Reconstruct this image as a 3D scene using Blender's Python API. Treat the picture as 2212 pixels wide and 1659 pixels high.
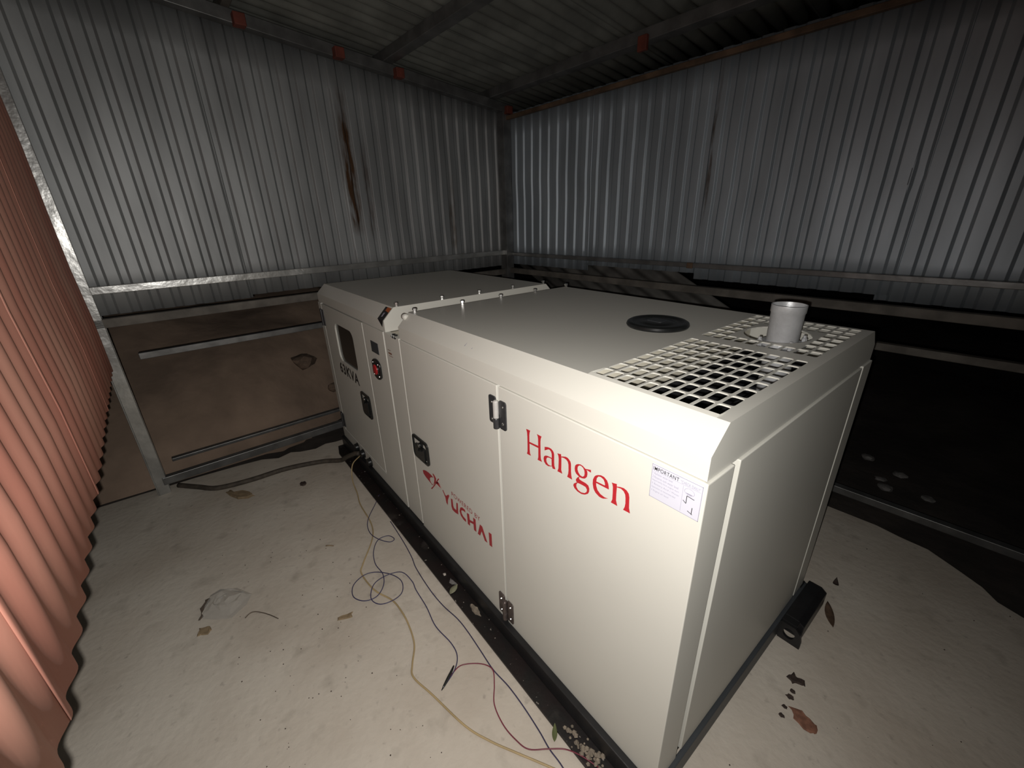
import bpy, bmesh, math, random
from mathutils import Vector, Matrix

for o in list(bpy.data.objects):
    bpy.data.objects.remove(o)
scene = bpy.context.scene
COL = scene.collection
random.seed(7)

# ------------------------------------------------------------------ camera
CAM = Vector((0.29282, -0.69662, 1.59695))
RIGHT = Vector((0.62110643, 0.78325046, -0.02730415))
UP = Vector((-0.27620223, 0.25136225, 0.92764721))
FWD = Vector((-0.73344333, 0.56862618, -0.37245824))
cam_data = bpy.data.cameras.new('camera')
cam_data.sensor_width = 36.0
cam_data.lens = 891.31 / 2212.0 * 36.0
cam_data.clip_start = 0.02
cam = bpy.data.objects.new('camera', cam_data)
m = Matrix((RIGHT, UP, -FWD)).transposed().to_4x4()
m.translation = CAM
cam.matrix_world = m
COL.objects.link(cam)
scene.camera = cam

# ------------------------------------------------------------------ world: a night sky
world = bpy.data.worlds.new('night')
scene.world = world
world.use_nodes = True
world.node_tree.nodes['Background'].inputs[0].default_value = (0.55, 0.62, 0.8, 1)
world.node_tree.nodes['Background'].inputs[1].default_value = 0.0025

# ------------------------------------------------------------------ the phone's torch, beside the lens
torch_data = bpy.data.lights.new('phone_torch', 'SPOT')
torch_data.energy = 97.0
torch_data.color = (1.0, 0.965, 0.925)
torch_data.spot_size = math.radians(178)
torch_data.spot_blend = 1.0
torch_data.shadow_soft_size = 0.006
torch = bpy.data.objects.new('phone_torch', torch_data)
tpos = CAM - RIGHT * 0.022 - UP * 0.022
aim = (FWD - RIGHT * 0.34 - UP * 0.26).normalized()
torch.matrix_world = Matrix.Translation(tpos) @ aim.to_track_quat('-Z', 'Y').to_matrix().to_4x4()
COL.objects.link(torch)

scene.view_settings.view_transform = 'Standard'
scene.view_settings.look = 'None'
scene.view_settings.gamma = 1.0
scene.view_settings.exposure = 0.0
scene.view_settings.use_curve_mapping = False

PSI = 0.045745          # the shed stands a little askew to the generator

# ------------------------------------------------------------------ materials
def N(nt, t, loc=None, **kw):
    n = nt.nodes.new(t)
    for k, v in kw.items():
        if k.startswith('i_'):
            n.inputs[int(k[2:])].default_value = v
        else:
            setattr(n, k, v)
    return n

def mat(name, color, rough=0.5, metal=0.0, var=0.0, vscale=8.0, bump=0.0, bscale=60.0, spec=0.5, stretch=None, color2=None, lo=0.4, hi=0.65):
    """plain procedural material: colour varied by noise, fine relief"""
    M = bpy.data.materials.new(name)
    M.use_nodes = True
    nt = M.node_tree
    b = nt.nodes['Principled BSDF']
    b.inputs['Roughness'].default_value = rough
    b.inputs['Metallic'].default_value = metal
    b.inputs['Specular IOR Level'].default_value = spec
    c = (*color, 1)
    tc = N(nt, 'ShaderNodeTexCoord')
    src = tc.outputs['Object']
    if stretch:
        mp = N(nt, 'ShaderNodeMapping')
        mp.inputs['Scale'].default_value = stretch
        nt.links.new(src, mp.inputs[0]); src = mp.outputs[0]
    no = N(nt, 'ShaderNodeTexNoise')
    no.inputs['Scale'].default_value = vscale
    no.inputs['Detail'].default_value = 6
    nt.links.new(src, no.inputs['Vector'])
    rp = N(nt, 'ShaderNodeValToRGB')
    rp.color_ramp.elements[0].position = lo
    rp.color_ramp.elements[1].position = hi
    if color2 is None:
        d = [max(0, x * (1 - var)) for x in color]
        color2 = d
    rp.color_ramp.elements[0].color = (*color2, 1)
    rp.color_ramp.elements[1].color = c
    nt.links.new(no.outputs['Fac'], rp.inputs[0])
    nt.links.new(rp.outputs[0], b.inputs['Base Color'])
    M['ramp'] = rp.name
    if bump:
        n2 = N(nt, 'ShaderNodeTexNoise')
        n2.inputs['Scale'].default_value = bscale
        n2.inputs['Detail'].default_value = 4
        nt.links.new(src, n2.inputs['Vector'])
        bp = N(nt, 'ShaderNodeBump')
        bp.inputs['Strength'].default_value = bump
        bp.inputs['Distance'].default_value = 0.01
        nt.links.new(n2.outputs['Fac'], bp.inputs['Height'])
        nt.links.new(bp.outputs[0], b.inputs['Normal'])
    return M

def mixin(M, fac_socket, color, rough=None):
    """lay another colour over a material by a mask"""
    nt = M.node_tree
    b = nt.nodes['Principled BSDF']
    old = b.inputs['Base Color'].links[0].from_socket
    mx = N(nt, 'ShaderNodeMix', data_type='RGBA')
    nt.links.new(fac_socket, mx.inputs[0])
    nt.links.new(old, mx.inputs[6])
    mx.inputs[7].default_value = (*color, 1)
    nt.links.new(mx.outputs[2], b.inputs['Base Color'])

def mth(nt, op, a, b=None, clamp=False):
    n = N(nt, 'ShaderNodeMath', operation=op, use_clamp=clamp)
    for i, v in enumerate((a, b)):
        if v is None:
            continue
        if isinstance(v, (int, float)):
            n.inputs[i].default_value = v
        else:
            nt.links.new(v, n.inputs[i])
    return n.outputs[0]

def noise_out(nt, scale, stretch=(1, 1, 1), detail=5):
    tc = N(nt, 'ShaderNodeTexCoord')
    mp = N(nt, 'ShaderNodeMapping')
    mp.inputs['Scale'].default_value = stretch
    nt.links.new(tc.outputs['Object'], mp.inputs[0])
    no = N(nt, 'ShaderNodeTexNoise')
    no.inputs['Scale'].default_value = scale
    no.inputs['Detail'].default_value = detail
    nt.links.new(mp.outputs[0], no.inputs['Vector'])
    return no.outputs['Fac']

def rust_streak(M, axis, centre, half, z0, z1, color=(0.17, 0.075, 0.03), strength=1.0):
    """a rust run on a sheet, at its own place on the metal"""
    nt = M.node_tree
    tc = N(nt, 'ShaderNodeTexCoord')
    sp = N(nt, 'ShaderNodeSeparateXYZ')
    nt.links.new(tc.outputs['Object'], sp.inputs[0])
    u = sp.outputs[axis]
    z = sp.outputs[2]
    wob = mth(nt, 'MULTIPLY', mth(nt, 'SUBTRACT', noise_out(nt, 3.0), 0.5), half * 1.4)
    du = mth(nt, 'ABSOLUTE', mth(nt, 'ADD', mth(nt, 'SUBTRACT', u, centre), wob))
    f1 = mth(nt, 'SUBTRACT', 1.0, mth(nt, 'DIVIDE', du, half), clamp=True)
    f1 = mth(nt, 'MULTIPLY', f1, 2.2, clamp=True)
    fz = mth(nt, 'MULTIPLY', mth(nt, 'SUBTRACT', z, z0), 1 / 0.12, clamp=True)
    fz2 = mth(nt, 'MULTIPLY', mth(nt, 'SUBTRACT', z1, z), 1 / 0.35, clamp=True)
    n = mth(nt, 'MULTIPLY', mth(nt, 'SUBTRACT', noise_out(nt, 14.0, (3, 3, 0.5)), 0.3), 3.0, clamp=True)
    f = mth(nt, 'MULTIPLY', mth(nt, 'MULTIPLY', f1, fz), mth(nt, 'MULTIPLY', fz2, n))
    f = mth(nt, 'MULTIPLY', f, strength, clamp=True)
    mixin(M, f, color)

MT = {}
MT['cream'] = mat('cream_paint', (0.62, 0.61, 0.55), 0.42, var=0.03, vscale=2.0, bump=0.02, bscale=300)
MT['cream_in'] = mat('cream_paint_inside', (0.70, 0.66, 0.54), 0.55, var=0.05)
MT['black'] = mat('black_paint', (0.016, 0.016, 0.017), 0.42, var=0.3, vscale=12, bump=0.05, bscale=90)
MT['foam'] = mat('black_foam', (0.012, 0.012, 0.016), 0.95, var=0.4, vscale=60, bump=0.5, bscale=200)
MT['plastic'] = mat('black_plastic', (0.012, 0.013, 0.013), 0.3, var=0.2, vscale=30)
MT['chrome'] = mat('bright_steel', (0.72, 0.71, 0.69), 0.25, 1.0, var=0.1, vscale=40)
MT['pin'] = mat('pale_steel_pin', (0.62, 0.60, 0.57), 0.35, 0.3, var=0.1, vscale=40)
MT['hingemetal'] = mat('grey_hinge_metal', (0.10, 0.10, 0.105), 0.35, 0.7, var=0.2, vscale=60)
MT['hingebrown'] = mat('tarnished_hinge_metal', (0.16, 0.13, 0.12), 0.35, 0.6, var=0.3, vscale=50)
MT['alu'] = mat('silver_paint', (0.58, 0.59, 0.60), 0.42, 0.35, var=0.12, vscale=25, bump=0.08, bscale=120)
MT['redprint'] = mat('red_print', (0.44, 0.016, 0.024), 0.45, var=0.03)
MT['darkredprint'] = mat('deep_red_print', (0.36, 0.018, 0.028), 0.45, var=0.05)
MT['blackprint'] = mat('black_print', (0.015, 0.013, 0.013), 0.5, var=0.05)
MT['greyprint'] = mat('grey_print', (0.30, 0.29, 0.36), 0.55, var=0.05)
MT['label'] = mat('label_white', (0.56, 0.56, 0.63), 0.4, var=0.02)
MT['orange'] = mat('orange_print', (0.42, 0.10, 0.02), 0.45, var=0.1)
MT['darkgrey'] = mat('dark_grey_plate', (0.045, 0.05, 0.055), 0.5, var=0.1)
MT['glass'] = mat('dark_window', (0.010, 0.010, 0.010), 0.12, var=0.1)
MT['redbutton'] = mat('red_plastic', (0.42, 0.02, 0.022), 0.3, var=0.08)
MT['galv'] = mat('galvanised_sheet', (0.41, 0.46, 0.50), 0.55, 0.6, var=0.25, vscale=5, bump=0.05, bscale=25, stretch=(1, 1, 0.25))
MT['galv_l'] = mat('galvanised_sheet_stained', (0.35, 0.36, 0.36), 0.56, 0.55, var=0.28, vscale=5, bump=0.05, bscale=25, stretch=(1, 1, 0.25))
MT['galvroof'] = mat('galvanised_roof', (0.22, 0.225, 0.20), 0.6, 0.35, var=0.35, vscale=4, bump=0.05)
MT['steel'] = mat('grey_steel_tube', (0.20, 0.20, 0.195), 0.42, 0.6, var=0.35, vscale=9, bump=0.12, bscale=20)
MT['steelbright'] = mat('zinc_steel_tube', (0.50, 0.50, 0.48), 0.30, 0.7, var=0.3, vscale=7, bump=0.5, bscale=9)
MT['steeldull'] = mat('dusty_steel_tube', (0.155, 0.14, 0.12), 0.7, 0.2, var=0.4, vscale=10, bump=0.15, bscale=20)
MT['rusty'] = mat('rusty_steel', (0.16, 0.10, 0.06), 0.7, 0.2, var=0.5, vscale=9, bump=0.2)
MT['cleat'] = mat('red_primer', (0.16, 0.035, 0.02), 0.7, var=0.3, vscale=20)
MT['redsheet'] = mat('red_painted_sheet', (0.50, 0.27, 0.20), 0.6, 0.0, var=0.18, vscale=2.5, bump=0.04, bscale=40, color2=(0.40, 0.165, 0.12), stretch=(1, 1, 0.3))
MT['bank'] = mat('haze_brown', (0.36, 0.26, 0.19), 0.95, var=0.4, vscale=2.0, bump=0.8, bscale=10)  # for the added bank: pale brown chosen to stand in for lens haze
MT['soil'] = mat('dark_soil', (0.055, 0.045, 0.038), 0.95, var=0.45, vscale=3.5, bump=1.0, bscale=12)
MT['oldsheet'] = mat('weathered_sheet', (0.11, 0.105, 0.095), 0.7, 0.2, var=0.45, vscale=6)
MT['stone'] = mat('dusty_stone', (0.20, 0.14, 0.10), 0.95, var=0.4, vscale=12, bump=0.6)
MT['scrap'] = mat('pale_scrap', (0.20, 0.19, 0.18), 0.7, var=0.3, vscale=20)
MT['cable'] = mat('dusty_black_rubber', (0.075, 0.06, 0.045), 0.75, var=0.4, vscale=30)
MT['wireblue'] = mat('blue_wire', (0.045, 0.04, 0.105), 0.45, var=0.2)
MT['wirenavy'] = mat('navy_wire', (0.04, 0.035, 0.085), 0.45, var=0.2)
MT['wirered'] = mat('red_wire', (0.22, 0.035, 0.06), 0.45, var=0.3, vscale=4)
MT['wireyellow'] = mat('yellow_wire', (0.44, 0.33, 0.17), 0.5, var=0.2)
MT['leafgreen'] = mat('green_leaf', (0.13, 0.15, 0.055), 0.55, var=0.3, vscale=40)
MT['leafolive'] = mat('olive_leaf', (0.26, 0.26, 0.17), 0.6, var=0.2, vscale=40)
MT['leafbrown'] = mat('dry_leaf', (0.10, 0.06, 0.035), 0.8, var=0.4, vscale=50)
MT['leafdark'] = mat('dark_leaf', (0.05, 0.032, 0.025), 0.8, var=0.4, vscale=50)
MT['rustflake'] = mat('reddish_flake', (0.26, 0.12, 0.075), 0.85, var=0.35, vscale=60)
MT['wood'] = mat('tan_wood_chip', (0.28, 0.205, 0.12), 0.8, var=0.25, vscale=40)
MT['twig'] = mat('twig', (0.13, 0.10, 0.075), 0.8, var=0.3)
MT['pebble'] = mat('pale_pebble', (0.55, 0.50, 0.44), 0.85, var=0.25, vscale=60)
MT['soilpile'] = mat('dried_mortar', (0.30, 0.25, 0.19), 0.9, var=0.4, vscale=40)
rust_streak(MT['galv_l'], 1, 0.588, 0.045, 1.50, 2.5, color=(0.085, 0.042, 0.018), strength=1.4)
rust_streak(MT['galv_l'], 1, 0.70, 0.03, 1.45, 2.3, color=(0.085, 0.05, 0.035), strength=0.6)
rust_streak(MT['galv_l'], 1, 1.42, 0.04, 1.3, 2.0, color=(0.085, 0.055, 0.03), strength=0.7)
rust_streak(MT['galv'], 0, -1.07, 0.018, 1.5, 2.45, color=(0.07, 0.04, 0.02), strength=0.9)

# clear plastic for the discarded bag
M = bpy.data.materials.new('clear_plastic'); M.use_nodes = True
b = M.node_tree.nodes['Principled BSDF']
b.inputs['Base Color'].default_value = (0.50, 0.49, 0.46, 1)
b.inputs['Roughness'].default_value = 0.12
b.inputs['Alpha'].default_value = 0.32
MT['bag'] = M

# concrete floor: mottled, stained
M = mat('concrete', (0.56, 0.51, 0.435), 0.85, var=0.2, vscale=2.2, bump=0.25, bscale=35, color2=(0.47, 0.415, 0.345), lo=0.35, hi=0.62)
nt = M.node_tree
f = mth(nt, 'MULTIPLY', mth(nt, 'SUBTRACT', noise_out(nt, 9.0, detail=8), 0.57), 5.0, clamp=True)
mixin(M, mth(nt, 'MULTIPLY', f, 0.55), (0.27, 0.235, 0.19))
f = mth(nt, 'MULTIPLY', mth(nt, 'SUBTRACT', noise_out(nt, 26.0, detail=6), 0.63), 8.0, clamp=True)
mixin(M, mth(nt, 'MULTIPLY', f, 0.45), (0.20, 0.175, 0.15))
f = mth(nt, 'MULTIPLY', mth(nt, 'SUBTRACT', noise_out(nt, 1.4, detail=3), 0.55), 4.0, clamp=True)
mixin(M, mth(nt, 'MULTIPLY', f, 0.35), (0.43, 0.33, 0.23))
MT['concrete'] = M

# splashed paint on the black skid
nt = MT['black'].node_tree

MTS = mat('splashed_black_paint', (0.008, 0.0075, 0.007), 0.5, var=0.35, vscale=14, bump=0.1, bscale=60, color2=(0.012, 0.0075, 0.007))
nt = MTS.node_tree
f = mth(nt, 'MULTIPLY', mth(nt, 'SUBTRACT', noise_out(nt, 55.0, detail=2), 0.70), 30.0, clamp=True)
mixin(MTS, mth(nt, 'MULTIPLY', f, 0.55), (0.42, 0.38, 0.33))
f = mth(nt, 'MULTIPLY', mth(nt, 'SUBTRACT', noise_out(nt, 7.0, detail=8), 0.60), 8.0, clamp=True)
mixin(MTS, mth(nt, 'MULTIPLY', f, 0.18), (0.20, 0.16, 0.14))
MT['splashed'] = MTS

# ------------------------------------------------------------------ mesh helpers
class MB:
    def __init__(s):
        s.v = []; s.f = []
    def add(s, vs, fs):
        o = len(s.v)
        s.v += [tuple(p) for p in vs]
        s.f += [tuple(i + o for i in q) for q in fs]
        return s
    def box(s, lo, hi):
        x0, y0, z0 = lo; x1, y1, z1 = hi
        return s.add([(x0, y0, z0), (x1, y0, z0), (x1, y1, z0), (x0, y1, z0), (x0, y0, z1), (x1, y0, z1), (x1, y1, z1), (x0, y1, z1)],
                     [(0, 3, 2, 1), (4, 5, 6, 7), (0, 1, 5, 4), (1, 2, 6, 5), (2, 3, 7, 6), (3, 0, 4, 7)])
    def prism(s, prof, axis, a, b):
        """closed profile extruded along an axis; profile coords are the other two axes in order"""
        def P(p, t):
            if axis == 0: return (t, p[0], p[1])
            if axis == 1: return (p[0], t, p[1])
            return (p[0], p[1], t)
        n = len(prof)
        vs = [P(p, a) for p in prof] + [P(p, b) for p in prof]
        fs = [tuple(range(n))[::-1], tuple(range(n, 2 * n))] + [(i, (i + 1) % n, n + (i + 1) % n, n + i) for i in range(n)]
        return s.add(vs, fs)
    def lathe(s, prof, c, axis=2, seg=24, cap=True):
        """profile of (radius, height) turned round an axis through c"""
        vs = []; fs = []
        for r, h in prof:
            for k in range(seg):
                a = 2 * math.pi * k / seg
                u, w = r * math.cos(a), r * math.sin(a)
                p = {2: (u, w, h), 1: (u, h, w), 0: (h, u, w)}[axis]
                vs.append((c[0] + p[0], c[1] + p[1], c[2] + p[2]))
        for i in range(len(prof) - 1):
            for k in range(seg):
                fs.append((i * seg + k, i * seg + (k + 1) % seg, (i + 1) * seg + (k + 1) % seg, (i + 1) * seg + k))
        if cap:
            fs.append(tuple(range(seg))[::-1])
            o = (len(prof) - 1) * seg
            fs.append(tuple(range(o, o + seg)))
        return s.add(vs, fs)
    def tube(s, pts, r, seg=8):
        pts = [Vector(p) for p in pts]
        vs = []; fs = []
        prev = None
        for i, p in enumerate(pts):
            t = (pts[min(i + 1, len(pts) - 1)] - pts[max(i - 1, 0)]).normalized()
            ref = Vector((0, 0, 1)) if abs(t.z) < 0.9 else Vector((1, 0, 0))
            a = t.cross(ref).normalized(); b = t.cross(a)
            rr = r[i] if isinstance(r, (list, tuple)) else r
            for k in range(seg):
                q = 2 * math.pi * k / seg
                vs.append(p + a * (rr * math.cos(q)) + b * (rr * math.sin(q)))
        n = len(pts)
        for i in range(n - 1):
            for k in range(seg):
                fs.append((i * seg + k, i * seg + (k + 1) % seg, (i + 1) * seg + (k + 1) % seg, (i + 1) * seg + k))
        fs.append(tuple(range(seg))); fs.append(tuple(range((n - 1) * seg, n * seg))[::-1])
        return s.add(vs, fs)
    def build(s, name, material, parent=None, bevel=0.0, smooth=False, solid=0.0, segs=2):
        me = bpy.data.meshes.new(name)
        me.from_pydata(s.v, [], s.f)
        bm = bmesh.new(); bm.from_mesh(me)
        bmesh.ops.recalc_face_normals(bm, faces=bm.faces)
        bm.to_mesh(me); bm.free()
        if smooth:
            for p in me.polygons: p.use_smooth = True
        o = bpy.data.objects.new(name, me)
        COL.objects.link(o)
        me.materials.append(MT[material])
        if parent: o.parent = parent
        if solid:
            md = o.modifiers.new('solid', 'SOLIDIFY'); md.thickness = solid; md.offset = 0
        if bevel:
            md = o.modifiers.new('bevel', 'BEVEL'); md.width = bevel; md.segments = segs; md.limit_method = 'ANGLE'
            md.harden_normals = False
        return o

def smooth_by_angle(o, ang=40):
    me = o.data
    bm = bmesh.new(); bm.from_mesh(me)
    for f in bm.faces: f.smooth = True
    for e in bm.edges:
        if len(e.link_faces) == 2 and e.calc_face_angle(0) > math.radians(ang): e.smooth = False
    bm.to_mesh(me); bm.free()
    return o

def empty(name, loc=(0, 0, 0), rz=0.0):
    o = bpy.data.objects.new(name, None)
    o.location = loc; o.rotation_euler = (0, 0, rz); o.empty_display_size = 0.2
    COL.objects.link(o)
    return o

def tag(o, label, cat=None, group=None, kind=None):
    o['label'] = label
    if cat: o['category'] = cat
    if group: o['group'] = group
    if kind: o['kind'] = kind
    return o

def spline(pts, n=6):
    """Catmull-Rom through points"""
    P = [Vector(p) for p in pts]
    P = [P[0] * 2 - P[1]] + P + [P[-1] * 2 - P[-2]]
    out = []
    for i in range(1, len(P) - 2):
        for k in range(n):
            t = k / n
            a, b, c, d = P[i - 1], P[i], P[i + 1], P[i + 2]
            out.append(0.5 * ((2 * b) + (c - a) * t + (2 * a - 5 * b + 4 * c - d) * t * t + (3 * b - a - 3 * c + d) * t * t * t))
    out.append(P[-2])
    return out

def rrect(x0, x1, y0, y1, r, n=4):
    out = []
    for cx, cy, a0 in ((x1 - r, y0 + r, -90), (x1 - r, y1 - r, 0), (x0 + r, y1 - r, 90), (x0 + r, y0 + r, 180)):
        for k in range(n + 1):
            a = math.radians(a0 + 90 * k / n)
            out.append((cx + r * math.cos(a), cy + r * math.sin(a)))
    return out

def flat_fill(name, loops_list, material, parent, y, thick=0.0004):
    """flat lettering on the side of the housing: outlines in (x, z)"""
    cu = bpy.data.curves.new(name, 'CURVE')
    cu.dimensions = '2D'; cu.fill_mode = 'BOTH'; cu.extrude = thick / 2
    for loops in loops_list:
        for l in loops:
            sp = cu.splines.new('POLY'); sp.points.add(len(l) - 1)
            for i, (a, b) in enumerate(l): sp.points[i].co = (a, b, 0, 1)
            sp.use_cyclic_u = True
    tmp = bpy.data.objects.new('tmp', cu); COL.objects.link(tmp)
    bpy.context.view_layer.update()
    dg = bpy.context.evaluated_depsgraph_get()
    me = bpy.data.meshes.new_from_object(tmp.evaluated_get(dg))
    bpy.data.objects.remove(tmp)
    for v in me.vertices: v.co = Vector((v.co.x, y + -v.co.z, v.co.y))
    me.name = name
    o = bpy.data.objects.new(name, me); COL.objects.link(o)
    me.materials.clear(); me.materials.append(MT[material])
    if parent: o.parent = parent
    return o

def text_fill(name, body, x0, x1, z0, z1, material, parent, y, bold=0.0, thick=0.0004):
    """print set in the built-in face, fitted to a box on the side of the housing"""
    cu = bpy.data.curves.new(name, 'FONT')
    cu.body = body; cu.size = 1.0; cu.space_character = 1.12; cu.extrude = 0.0; cu.offset = bold
    tmp = bpy.data.objects.new('tmp', cu); COL.objects.link(tmp)
    bpy.context.view_layer.update()
    dg = bpy.context.evaluated_depsgraph_get()
    me = bpy.data.meshes.new_from_object(tmp.evaluated_get(dg))
    bpy.data.objects.remove(tmp)
    xs = [v.co.x for v in me.vertices]; ys = [v.co.y for v in me.vertices]
    a, b, c, d = min(xs), max(xs), min(ys), max(ys)
    for v in me.vertices:
        v.co = Vector((x0 + (v.co.x - a) / (b - a) * (x1 - x0), y, z0 + (v.co.y - c) / (d - c) * (z1 - z0)))
    me.name = name
    o = bpy.data.objects.new(name, me); COL.objects.link(o)
    me.materials.clear(); me.materials.append(MT[material])
    if parent: o.parent = parent
    return o

HANGEN = [
    [[(-.5424,1.0162),(-.5335,1.0169),(-.5243,1.0173),(-.5273,1.0092),(-.5285,.9999),(-.5284,.9782),(-.4892,.9815),(-.4896,1.0046),(-.4908,1.0122),(-.4946,1.0183),(-.484,1.0185),(-.4748,1.0185),(-.4785,1.0094),(-.4795,.9993),(-.4791,.9586),(-.4779,.9434),(-.473,.9351),(-.483,.9345),(-.492,.9336),(-.4889,.9441),(-.4887,.9749),(-.528,.9724),(-.5278,.9523),(-.5264,.9398),(-.5222,.9332),(-.5319,.9321),(-.5407,.9322),(-.5377,.9417),(-.5373,.9643),(-.5375,.9922),(-.5386,1.0056)]],
    [[(-.4617,.9909),(-.4495,.9953),(-.4411,.9968),(-.434,.9962),(-.4268,.9923),(-.424,.988),(-.4227,.9829),(-.4223,.9583),(-.4212,.9473),(-.417,.9382),(-.4236,.936),(-.4284,.9354),(-.4304,.9408),(-.4369,.938),(-.4461,.934),(-.4565,.9348),(-.464,.9411),(-.466,.951),(-.464,.9588),(-.4579,.964),(-.4493,.9667),(-.4319,.9681),(-.4326,.9812),(-.4355,.9874),(-.441,.9906),(-.447,.9892),(-.4616,.9791)],[(-.4329,.9644),(-.4396,.9643),(-.4468,.9628),(-.4517,.9597),(-.4548,.9528),(-.4533,.9449),(-.4471,.9394),(-.4381,.9397),(-.4321,.9419)]],
    [[(-.4099,.9935),(-.4026,.995),(-.3959,.9972),(-.3952,.9901),(-.3879,.9936),(-.378,.9973),(-.3715,.9973),(-.366,.9951),(-.3604,.9902),(-.3585,.9856),(-.3579,.9804),(-.3572,.9605),(-.3556,.9482),(-.3524,.9381),(-.3607,.9376),(-.3707,.9375),(-.3673,.9497),(-.3664,.9614),(-.3673,.9776),(-.37,.9855),(-.3756,.9893),(-.3834,.9905),(-.3945,.9882),(-.3939,.9645),(-.394,.9475),(-.3898,.9375),(-.399,.9369),(-.4088,.9361),(-.405,.9476),(-.4047,.9631),(-.4045,.9783),(-.4059,.987)]],
    [[(-.3331,.9965),(-.3392,.9923),(-.3432,.9867),(-.3443,.978),(-.3429,.9696),(-.338,.9638),(-.3278,.9603),(-.3334,.9551),(-.3384,.947),(-.3381,.9415),(-.3348,.9386),(-.3421,.9325),(-.3462,.9278),(-.347,.9217),(-.3425,.9157),(-.3315,.9113),(-.3188,.9109),(-.3106,.9134),(-.3045,.9163),(-.2948,.9246),(-.2916,.9328),(-.2913,.9421),(-.2952,.95),(-.3044,.9523),(-.3187,.9519),(-.326,.9526),(-.3282,.956),(-.3273,.9593),(-.3181,.9605),(-.312,.9626),(-.3071,.9654),(-.3014,.9728),(-.2999,.9816),(-.3007,.9892),(-.3045,.9935),(-.2887,.9927),(-.2891,1.0004),(-.3076,.9946),(-.3169,.9988),(-.325,.9993)],[(-.3289,.9943),(-.3338,.9878),(-.3345,.9793),(-.331,.972),(-.3245,.9662),(-.3163,.966),(-.3104,.9717),(-.3092,.9795),(-.3106,.9877),(-.3156,.9941),(-.3228,.9962)],[(-.3327,.9383),(-.3366,.9302),(-.3359,.9231),(-.3297,.9171),(-.319,.9155),(-.3068,.9197),(-.3,.9272),(-.299,.9351),(-.3038,.9407),(-.314,.9407),(-.3254,.9396)]],
    [[(-.2659,.9974),(-.2723,.9929),(-.2767,.9875),(-.2809,.9765),(-.2811,.9639),(-.278,.9513),(-.2746,.946),(-.27,.9414),(-.2581,.9365),(-.2515,.9367),(-.245,.9382),(-.2304,.9467),(-.2416,.9442),(-.255,.9463),(-.265,.9532),(-.2694,.9632),(-.2704,.9715),(-.2301,.974),(-.2309,.9808),(-.233,.9891),(-.2372,.9962),(-.2467,1.0015),(-.2568,1.0013)],[(-.2699,.9762),(-.269,.9863),(-.2638,.9942),(-.2565,.9963),(-.248,.9939),(-.2438,.9875),(-.242,.9802),(-.2441,.9784)]],
    [[(-.223,.9979),(-.2152,.9999),(-.208,1.0018),(-.2075,.995),(-.1978,.999),(-.1878,1.0012),(-.1793,.9993),(-.173,.9938),(-.1705,.9845),(-.1695,.9684),(-.1686,.9555),(-.1648,.9425),(-.174,.9419),(-.1845,.9411),(-.1808,.9514),(-.1796,.9624),(-.1806,.977),(-.1823,.9861),(-.1871,.9925),(-.195,.9956),(-.2073,.993),(-.2073,.9718),(-.2066,.955),(-.2019,.9416),(-.2104,.9414),(-.2212,.9408),(-.2176,.952),(-.2178,.9709),(-.2186,.9876),(-.2204,.9942)]],
]
YUCHAI = [
    [[(-1.1426,.4635),(-1.1348,.4656),(-1.1199,.4485),(-1.1109,.4489),(-1.0896,.4681),(-1.0813,.4659),(-1.0984,.4339),(-1.1046,.4028),(-1.1162,.4089),(-1.1203,.4339),(-1.1318,.4497)]],
    [[(-1.0681,.4594),(-1.0541,.4629),(-1.0529,.4292),(-1.0468,.4202),(-1.0279,.4207),(-1.0213,.4652),(-1.0094,.4676),(-1.0134,.4067),(-1.0398,.4007),(-1.0622,.4012),(-1.0701,.4156)]],
    [[(-.9904,.4576),(-.9748,.4686),(-.9517,.4691),(-.9501,.4565),(-.9625,.4564),(-.977,.452),(-.9842,.4445),(-.9829,.433),(-.9716,.4231),(-.9511,.4201),(-.95,.4066),(-.9715,.4061),(-.9915,.4152),(-.9994,.4336)]],
    [[(-.9375,.4628),(-.9205,.4659),(-.918,.4389),(-.8898,.4466),(-.8894,.4692),(-.8722,.4698),(-.8725,.4069),(-.89,.4057),(-.8903,.4343),(-.9186,.4264),(-.92,.4071),(-.9368,.4059)]],
    [[(-.841,.4657),(-.8246,.4658),(-.7943,.4058),(-.8119,.4037),(-.8313,.4378),(-.8448,.4068),(-.8619,.405)]],
    [[(-.7803,.4681),(-.7613,.471),(-.7616,.4072),(-.7796,.4045)]],
]
EMBLEM = [
    [[(-1.333,.472),(-1.3187,.4809),(-1.296,.4877),(-1.2657,.4914),(-1.2398,.4904),(-1.2233,.4873),(-1.2486,.476),(-1.2624,.4628),(-1.262,.4481),(-1.252,.4402),(-1.2326,.4418),(-1.2426,.435),(-1.2708,.4401),(-1.3051,.4471),(-1.3276,.4556)]],
    [[(-1.2271,.5058),(-1.2191,.4972),(-1.2136,.4845),(-1.2188,.4671),(-1.2284,.4474),(-1.214,.4532),(-1.2018,.4747),(-1.1948,.496),(-1.2071,.5062),(-1.2212,.5104)]],
    [[(-1.1721,.5095),(-1.1875,.4917),(-1.2097,.4653),(-1.2316,.4364),(-1.2625,.4061),(-1.2522,.4063),(-1.2242,.4372),(-1.1969,.4678),(-1.179,.4931),(-1.1628,.51)]],
    [[(-1.1924,.4822),(-1.1764,.4803),(-1.1636,.4735),(-1.1564,.4645),(-1.1589,.4601),(-1.1752,.4538),(-1.2003,.4495),(-1.2233,.4484),(-1.2291,.4423),(-1.2065,.4424),(-1.1799,.4471),(-1.1583,.4567),(-1.1492,.4691),(-1.158,.4781),(-1.1722,.4841),(-1.1884,.4861)]],
]
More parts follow.
